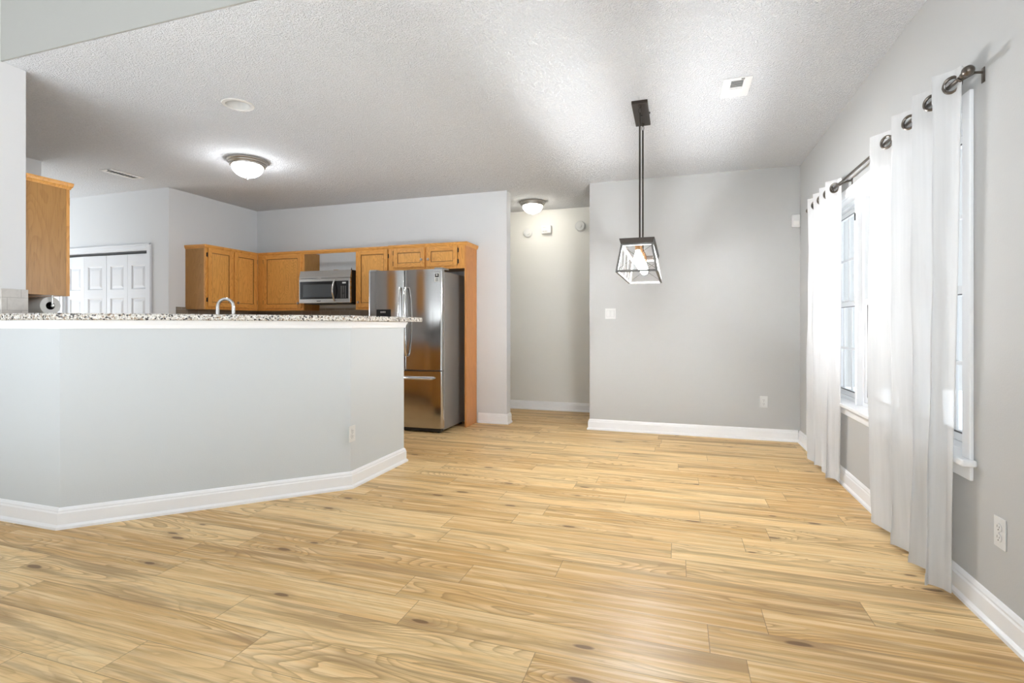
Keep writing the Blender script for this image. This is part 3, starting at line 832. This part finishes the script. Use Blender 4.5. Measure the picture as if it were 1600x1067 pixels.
pc = (-3.905, 2.283, 1.285)
t = thing('paper_towel_holder', 'metal paper towel holder screwed under the left oak cabinet', 'holder', (pc[0], pc[1], CZ))
bm = B(); tube(bm, [(.018, 0, -.001), (.018, 0, pc[2] - CZ - .004)], .0055, 10); obj('arm', bm, M['chrome'], t, True)
bm = B(); tube(bm, [(-.27, 0, -.001), (-.27, 0, pc[2] - CZ - .004)], .0055, 10); obj('arm', bm, M['chrome'], t, True)
bm = B(); tube(bm, [(-.27, 0, pc[2] - CZ), (.018, 0, pc[2] - CZ)], .006, 10); lathe(bm, [(.0, .016), (.010, .017), (.012, .022), (.010, .030), (0, .032)], (0, 0, pc[2] - CZ), 16, 'X'); obj('bar', bm, M['chrome'], t, True)
t = thing('paper_towel_roll', 'white paper towel roll hanging under the left oak cabinet', 'paper towel', pc)
bm = lathe(B(), [(.026, 0), (.058, 0), (.059, -.002), (.059, -.253), (.058, -.255), (.026, -.255), (.026, 0)][:-1], (0, 0, 0), 40, 'X')
bmesh.ops.delete(bm, geom=[f for f in bm.faces if len(f.verts) > 10], context='FACES_ONLY')
obj('roll', bm, M['paper'], t, True)
bm = lathe(B(), [(.025, -.001), (.0258, -.001), (.0258, -.254), (.025, -.254)], (0, 0, 0), 32, 'X')
bmesh.ops.delete(bm, geom=[f for f in bm.faces if len(f.verts) > 10], context='FACES_ONLY')
obj('core', bm, M['cardboard'], t, True)

# ------------------------------------------------------------------ folding closet doors
bm = B()
y = YC
for lo, hi in (((WX1, y - .016, 0), (WX1 + .062, y, DT + .062)), ((WX0 - .062, y - .016, 0), (WX0, y, DT + .062)), ((WX0, y - .016, DT), (WX1, y, DT + .062))): box(bm, lo, hi, .004)
for lo, hi in (((WX1 + .044, y - .022, 0), (WX1 + .062, y - .014, DT + .062)), ((WX0 - .062, y - .022, 0), (WX0 - .044, y - .014, DT + .062)), ((WX0 - .062, y - .022, DT + .046), (WX1 + .062, y - .014, DT + .0625))): box(bm, lo, hi, .002)
for lo, hi in (((WX1 - .012, y, 0), (WX1, y + .11, DT)), ((WX0, y, 0), (WX0 + .012, y + .11, DT)), ((WX0, y, DT - .012), (WX1, y + .11, DT))): box(bm, lo, hi)
struct('trim_closet', bm, M['door'], 'white casing around the folding closet doors', 'trim')
bm = boxes(((WX0 + .013, YC + .02, DT - .035), (WX1 - .013, YC + .06, DT - .0125)))
struct('trim_closet_track', bm, M['slot'], 'dark track above the folding closet doors', 'trim')
LW = (WX1 - WX0 - .03) / 4 - .003
def leaf_mesh(w, h):
    bm = B(); th = .032
    px0, px1 = .062, w - .062
    rows = [(.20, .80), (.90, 1.47), (1.575, 1.86)]
    xs = [0, px0, px1, w]; zs = [0] + [q for r in rows for q in r] + [h]
    vg = {}
    def V(i, j):
        if (i, j) not in vg: vg[(i, j)] = bm.verts.new((xs[i], 0, zs[j]))
        return vg[(i, j)]
    pf = []
    for i in range(3):
        for j in range(len(zs) - 1):
            f = bm.faces.new((V(i, j), V(i + 1, j), V(i + 1, j + 1), V(i, j + 1)))
            if i == 1 and j in (1, 3, 5): pf.append(f)
    for f in pf:
        bmesh.ops.recalc_face_normals(bm, faces=bm.faces)
        for th_, dep in ((.012, .011), (.006, 0), (.028, -.008)):
            bmesh.ops.inset_individual(bm, faces=[f], thickness=th_, use_even_offset=True)
            for v in f.verts: v.co.y += dep
    bo = [bm.verts.new(p) for p in ((0, th, 0), (w, th, 0), (w, th, h), (0, th, h))]
    bm.faces.new(bo)
    edges = [e for e in bm.edges if len(e.link_faces) == 1 and all(abs(v.co.y) < 1e-6 for v in e.verts)]
    # side skirts
    r = bmesh.ops.extrude_edge_only(bm, edges=edges)
    for v in [g for g in r['geom'] if isinstance(g, bmesh.types.BMVert)]: v.co.y = th
    bmesh.ops.remove_doubles(bm, verts=bm.verts, dist=1e-5)
    return bm
def bifold(name, x, sgn, ang, label):
    root = bpy.data.objects.new(name, None); COL.objects.link(root)
    root['kind'] = 'structure'; root['label'] = label; root['category'] = 'door'
    root.location = (x, YC + .028, .015); root.empty_display_size = .1
    hgt = DT - .06
    a = ang
    l1 = obj('leaf', leaf_mesh(LW, hgt), M['door'], root)
    l2 = obj('leaf', leaf_mesh(LW, hgt), M['door'], root)
    if sgn > 0:
        l1.rotation_euler = (0, 0, -a)
        l2.location = (LW * math.cos(a) + .003, -LW * math.sin(a), 0); l2.rotation_euler = (0, 0, a)
    else:
        l1.location = (-2 * LW - .003, 0, 0); l2.location = (-LW, 0, 0)
    kb = obj('knob', lathe(B(), [(.007, 0), (.007, -.012), (.016, -.02), (.017, -.028), (0, -.034)], (LW * .5, 0, .92), 16, 'Y'), M['door'], l2 if sgn > 0 else l1, True)
    return root
bifold('door_1', WX1 - .016, -1, 0.0, 'closed white folding closet door pair beside the kitchen wall')
bifold('door_2', WX0 + .016, 1, math.radians(4.5), 'slightly open white folding closet door pair behind the oak cabinet')

# ------------------------------------------------------------------ linear chandelier
px, py = -.254, 3.94
t = thing('linear_chandelier', 'hanging bronze and grey wood open frame chandelier with lit bulbs', 'chandelier', (px, py, H))
bm = B(); box(bm, (-.055, -.215, -.024), (.055, .215, 0), .002); cn = obj('canopy', bm, M['bronze'], t)
bm = B(); lathe(bm, [(.004, 0), (.0075, -.001), (.0075, -.007), (0, -.008)], (0, 0, -.024), 12); obj('screw', bm, M['black'], cn, True)
obj('screw', lathe(B(), [(.004, 0), (.007, .002), (.007, .008), (0, .009)], (.055, 0, -.012), 12, 'X'), M['black'], cn, True)
zt_, zk, zl = -1.010, -1.045, -1.235      # top of dark frame, top of cage, bottom of cage
tw, bw, tl, bl = .104, .134, .465, .497
for s in (-1, 1):
    y = s * .172
    bm = B(); lathe(bm, [(.012, 0), (.011, -.012), (.005, -.018)], (0, y, -.024), 14)
    rod = obj('rod', tube(B(), [(0, y, -.075), (0, y, zt_ + .002)], .0062, 12), M['bronze'], t, True)
    obj('hanger', bm, M['bronze'], rod, True)
    bm = B()
    pts = [(0 + .0075 * math.cos(2 * PI * k / 20), y, -.057 + .021 * math.sin(2 * PI * k / 20)) for k in range(20)]
    tube(bm, pts, .0022, 8, True); obj('link', bm, M['bronze'], rod, True)
bm = B()   # flared dark top frame, open in the middle
sweep(bm, [(-tw, -tl), (-tw, tl), (tw, tl), (tw, -tl), (-tw, -tl)][::1], [(-.004, zt_ - .033), (-.018, zt_ - .001), (-.014, zt_ + .001), (.0, zt_ - .033)])
bm.free(); bm = B()
def ring(bm, a, b, prof):
    """closed rectangular sweep, prof = [(grow, z)]"""
    cs = ((-1, -1), (1, -1), (1, 1), (-1, 1))
    rs = [[bm.verts.new((sx * (a + g), sy * (b + g), z)) for g, z in prof] for sx, sy in cs]
    k = len(prof)
    for i in range(4):
        A, C = rs[i], rs[(i + 1) % 4]
        for j in range(k): bm.faces.new((A[j], A[(j + 1) % k], C[(j + 1) % k], C[j]))
ring(bm, tw, tl, [(0, zk), (.009, zt_), (-.006, zt_), (-.012, zk)])
box(bm, (-.013, -tl + .006, zt_ - .012), (.013, tl - .006, zt_ - .001), .001)
obj('top_frame', bm, M['bronze'], t)
bm = B()
ring(bm, tw, tl, [(0, zk - .001), (0.002, zk - .012), (-.014, zk - .012), (-.014, zk - .001)])
ring(bm, bw, bl, [(.001, zl), (-.001, zl + .013), (-.014, zl + .013), (-.014, zl)])
for sx in (-1, 1):
    for sy in (-1, 1): beam(bm, (sx * (tw - .007), sy * (tl - .007), zk - .008), (sx * (bw - .007), sy * (bl - .007), zl + .008), .014)
obj('cage_frame', bm, M['greywood'], t)
bm = B()
def wx(a, b, c, d): tube(bm, [a, d], .0013, 6); tube(bm, [b, c], .0013, 6)
for s in (-1, 1):
    wx((-tw, s * (tl - .007), zk - .01), (tw, s * (tl - .007), zk - .01), (-bw, s * (bl - .007), zl + .01), (bw, s * (bl - .007), zl + .01))
    nX = 4
    for k in range(nX):
        a0, a1 = -1 + 2 * k / nX, -1 + 2 * (k + 1) / nX
        wx((s * (tw - .007), a0 * tl, zk - .01), (s * (tw - .007), a1 * tl, zk - .01), (s * (bw - .007), a0 * bl, zl + .01), (s * (bw - .007), a1 * bl, zl + .01))
obj('wire_cross', bm, M['bronze'], t)
for k in range(5):
    y = -.35 + k * .175
    sk = obj('socket', lathe(B(), [(.010, 0), (.019, -.002), (.019, -.052), (.016, -.055)], (0, y, zt_ - .012), 18), M['copper'], t, True)
    z = zt_ - .066
    obj('bulb', lathe(B(), [(.013, 0), (.014, -.012), (.022, -.034), (.0295, -.056), (.030, -.068), (.0265, -.083), (.017, -.095), (0, -.100)], (0, y, z), 20), M['bulb'], sk, True)

# ------------------------------------------------------------------ ceiling lights
def dome_light(name, loc, s, mat, label):
    t = thing(name, label, 'ceiling light', loc, 0)
    prof = [(.17, 0), (.180, -.006), (.180, -.018), (.172, -.024), (.170, -.036), (.160, -.042), (.157, -.058), (.146, -.063), (.130, -.063)]
    obj('rim', lathe(B(), [(r * s, h * s) for r, h in prof], n=48), M['nickel'], t, True)
    prof = [(.138 * s, -.060 * s)] + [(.138 * s * math.cos(a), (-.060 - .105 * math.sin(a)) * s) for a in [PI / 2 * k / 10 for k in range(1, 10)]] + [(0, -.165 * s)]
    obj('glass_dome', lathe(B(), prof, n=40), mat, t, True)
    obj('finial', lathe(B(), [(.004, 0), (.013, -.002), (.011, -.008), (.005, -.011), (.006, -.02), (0, -.024)], (0, 0, -.164 * s), 16), M['nickel'], t, True)
    return t
dome_light('ceiling_light', (-3.93, 3.93, H), 1.0, M['dome'], 'lit nickel rimmed dome light on the kitchen ceiling')
dome_light('ceiling_light', (-1.765, 6.36, H), .92, M['domew'], 'lit dome light on the hallway ceiling')
t = thing('recessed_light', 'unlit white recessed can light in the kitchen ceiling', 'recessed light', (-3.005, 2.92, H))
bm = lathe(B(), [(.0785, -.001), (.082, -.006), (.104, -.005), (.108, 0)], n=48)
bmesh.ops.delete(bm, geom=[f for f in bm.faces if len(f.verts) > 10], context='FACES_ONLY')
obj('trim_ring', bm, M['can'], t, True)
bm = lathe(B(), [(.0785, -.004), (.0785, .0), (.074, .045), (.066, .10), (.066, .102)], n=40)
bmesh.ops.delete(bm, geom=[f for f in bm.faces if len(f.verts) > 10], context='FACES_ONLY')
obj('baffle', bm, M['can'], t, True)
obj('lamp_face', lathe(B(), [(.0655, .098), (.05, .096), (0, .094)], n=32), M['can'], t, True)

def vent(name, loc, rz, lx, ly, label, nsl, two):
    t = thing(name, label, 'vent', loc, rz, None)
    bm = B(); m = .05
    for lo, hi in (((-lx / 2, -ly / 2, -.006), (-lx / 2 + m, ly / 2, 0)), ((lx / 2 - m, -ly / 2, -.006), (lx / 2, ly / 2, 0)),
                   ((-lx / 2 + m, -ly / 2, -.006), (lx / 2 - m, -ly / 2 + m * .7, 0)), ((-lx / 2 + m, ly / 2 - m * .7, -.006), (lx / 2 - m, ly / 2, 0))): box(bm, lo, hi, .0015)
    if two: box(bm, (-lx / 2 + m, -.008, -.006), (lx / 2 - m, .008, 0))
    obj('frame', bm, M['vent'], t)
    obj('duct_shade', boxes(((-lx / 2 + m - .004, -ly / 2 + m * .7 - .004, -.0012), (lx / 2 - m + .004, ly / 2 - m * .7 + .004, -.0002))), M['slot'], t)  # thin dark sheet painted in for the shade behind the louvres
    y0, y1 = -ly / 2 + m * .7, ly / 2 - m * .7
    for k in range(nsl):
        y = y0 + (y1 - y0) * (k + .5) / nsl
        if two and abs(y) < .012: continue
        s = 1 if (two and y > 0) else -1
        bm = B(); beam(bm, (-lx / 2 + m, y, -.005), (lx / 2 - m, y, -.005), .0012, .009)
        xf(bm, Matrix.Translation((0, y, -.005)) @ Matrix.Rotation(s * math.radians(48), 4, 'X') @ Matrix.Translation((0, -y, .005)))
        obj('louvre', bm, M['vent'], t)
    bm = B(); box(bm, (.02, -ly / 2 + .006, -.012), (.04, -ly / 2 + .018, -.005), .002); obj('lever', bm, M['ventgrey'], t)
    return t
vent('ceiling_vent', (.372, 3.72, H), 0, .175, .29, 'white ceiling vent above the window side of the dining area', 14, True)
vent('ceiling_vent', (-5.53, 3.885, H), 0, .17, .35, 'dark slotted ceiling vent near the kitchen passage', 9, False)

# ------------------------------------------------------------------ devices on walls
def outlet(loc, rz, label):
    t = thing('wall_outlet', label, 'outlet', loc, rz, None)
    bm = B(); box(bm, (-.036, -.006, -.058), (.036, 0, .058), .003, 3); obj('cover_plate', bm, M['plastic'], t)
    for s in (-1, 1):
        bm = lathe(B(), [(.0165, 0), (.0165, -.002), (.0155, -.003)], (0, -.006, s * .0195), 24, 'Y')
        r = obj('receptacle', bm, M['plastic'], t, True)
        bm = B(); z = s * .0195
        box(bm, (-.0075, -.0095, z - .001), (-.0055, -.0088, z + .008)); box(bm, (.0055, -.0095, z - .001), (.0075, -.0088, z + .006))
        lathe(bm, [(.0026, -.0088), (.0026, -.0095)], (0, 0, z - .0085), 10, 'Y'); obj('slots', bm, M['slot'], r)
    obj('screw', lathe(B(), [(.003, 0), (.003, -.001), (0, -.0014)], (0, -.006, 0), 10, 'Y'), M['grey'], t, True)
    return t
outlet((.832, YB, .385), 0, 'white wall outlet low on the dining wall')
outlet((XR, 2.405, .375), -PI / 2, 'white wall outlet low on the window wall beside the near curtain')
outlet((-2.21, 3.145, .385), PI / 2, 'white wall outlet on the angled half wall')
t = thing('light_switch', 'white double light switch on the dining wall', 'light switch', (-.70, YB, 1.287))
bm = B(); box(bm, (-.058, -.006, -.058), (.058, 0, .058), .003, 3); obj('cover_plate', bm, M['plastic'], t)
for s in (-1, 1):
    bm = B(); box(bm, (s * .023 - .0185, -.0068, -.0355), (s * .023 + .0185, -.0055, .0355)); g = obj('switch_gap', bm, M['grey'], t)
    bm = B(); box(bm, (s * .023 - .0165, -.011, -.0335), (s * .023 + .0165, -.006, .0335), .002)
    if s > 0: box(bm, (s * .023 - .008, -.0135, -.018), (s * .023 + .008, -.010, .012), .002)
    obj('rocker', bm, M['plastic'], t)
# hallway devices
t = thing('smoke_detector', 'round white detector on the hallway wall below the ceiling light', 'detector', (-1.965, YH, 2.44))
obj('base', lathe(B(), [(.062, 0), (.062, -.012)], n=36, axis='Y'), M['plastic'], t, True)
obj('cover', lathe(B(), [(.060, -.012), (.060, -.030), (.050, -.038), (0, -.040)], n=36, axis='Y'), M['plastic'], t, True)
bm = B(); lathe(bm, [(.004, -.0385), (.004, -.041), (0, -.0412)], (.008, 0, -.03), 10, 'Y'); lathe(bm, [(.004, -.0385), (.004, -.041), (0, -.0412)], (.026, 0, -.022), 10, 'Y'); obj('indicator', bm, M['slot'], t)
t = thing('door_chime', 'square white chime box between two round detectors on hallway wall', 'chime', (-1.70, YH, 2.465))
bm = B(); box(bm, (-.068, -.050, -.058), (.068, 0, .058), .012, 3); obj('case', bm, M['plastic'], t, True)
bm = B()
for a in range(5): box(bm, (-.05 + a * .014, -.0512, -.03), (-.042 + a * .014, -.0495, -.016))
obj('grille', bm, M['ventgrey'], t)
bm = B(); box(bm, (-.045, -.0512, .026), (.0, -.0495, .03)); obj('slit', bm, M['ventgrey'], t)
t = thing('fire_alarm', 'round white alarm with raised centre at the right of the hallway wall', 'alarm', (-1.235, YH, 2.487))
obj('base', lathe(B(), [(.075, 0), (.075, -.014)], n=36, axis='Y'), M['plastic'], t, True)
obj('cover', lathe(B(), [(.066, -.014), (.066, -.04), (.058, -.048), (0, -.05)], n=36, axis='Y'), M['plastic'], t, True)
obj('test_button', lathe(B(), [(.024, -.049), (.022, -.058), (0, -.060)], n=24, axis='Y'), M['plastic'], t, True)
t = thing('motion_sensor', 'small white motion sensor in the corner beside the far curtain', 'sensor', (1.118, YB - .002, 2.19))
bm = B(); box(bm, (-.037, -.045, -.062), (.037, 0, .062), .010, 3); obj('case', bm, M['plastic'], t, True)
bm = B(); box(bm, (-.024, -.047, -.04), (.024, -.043, .0), .002); obj('lens', bm, M['paper'], t)
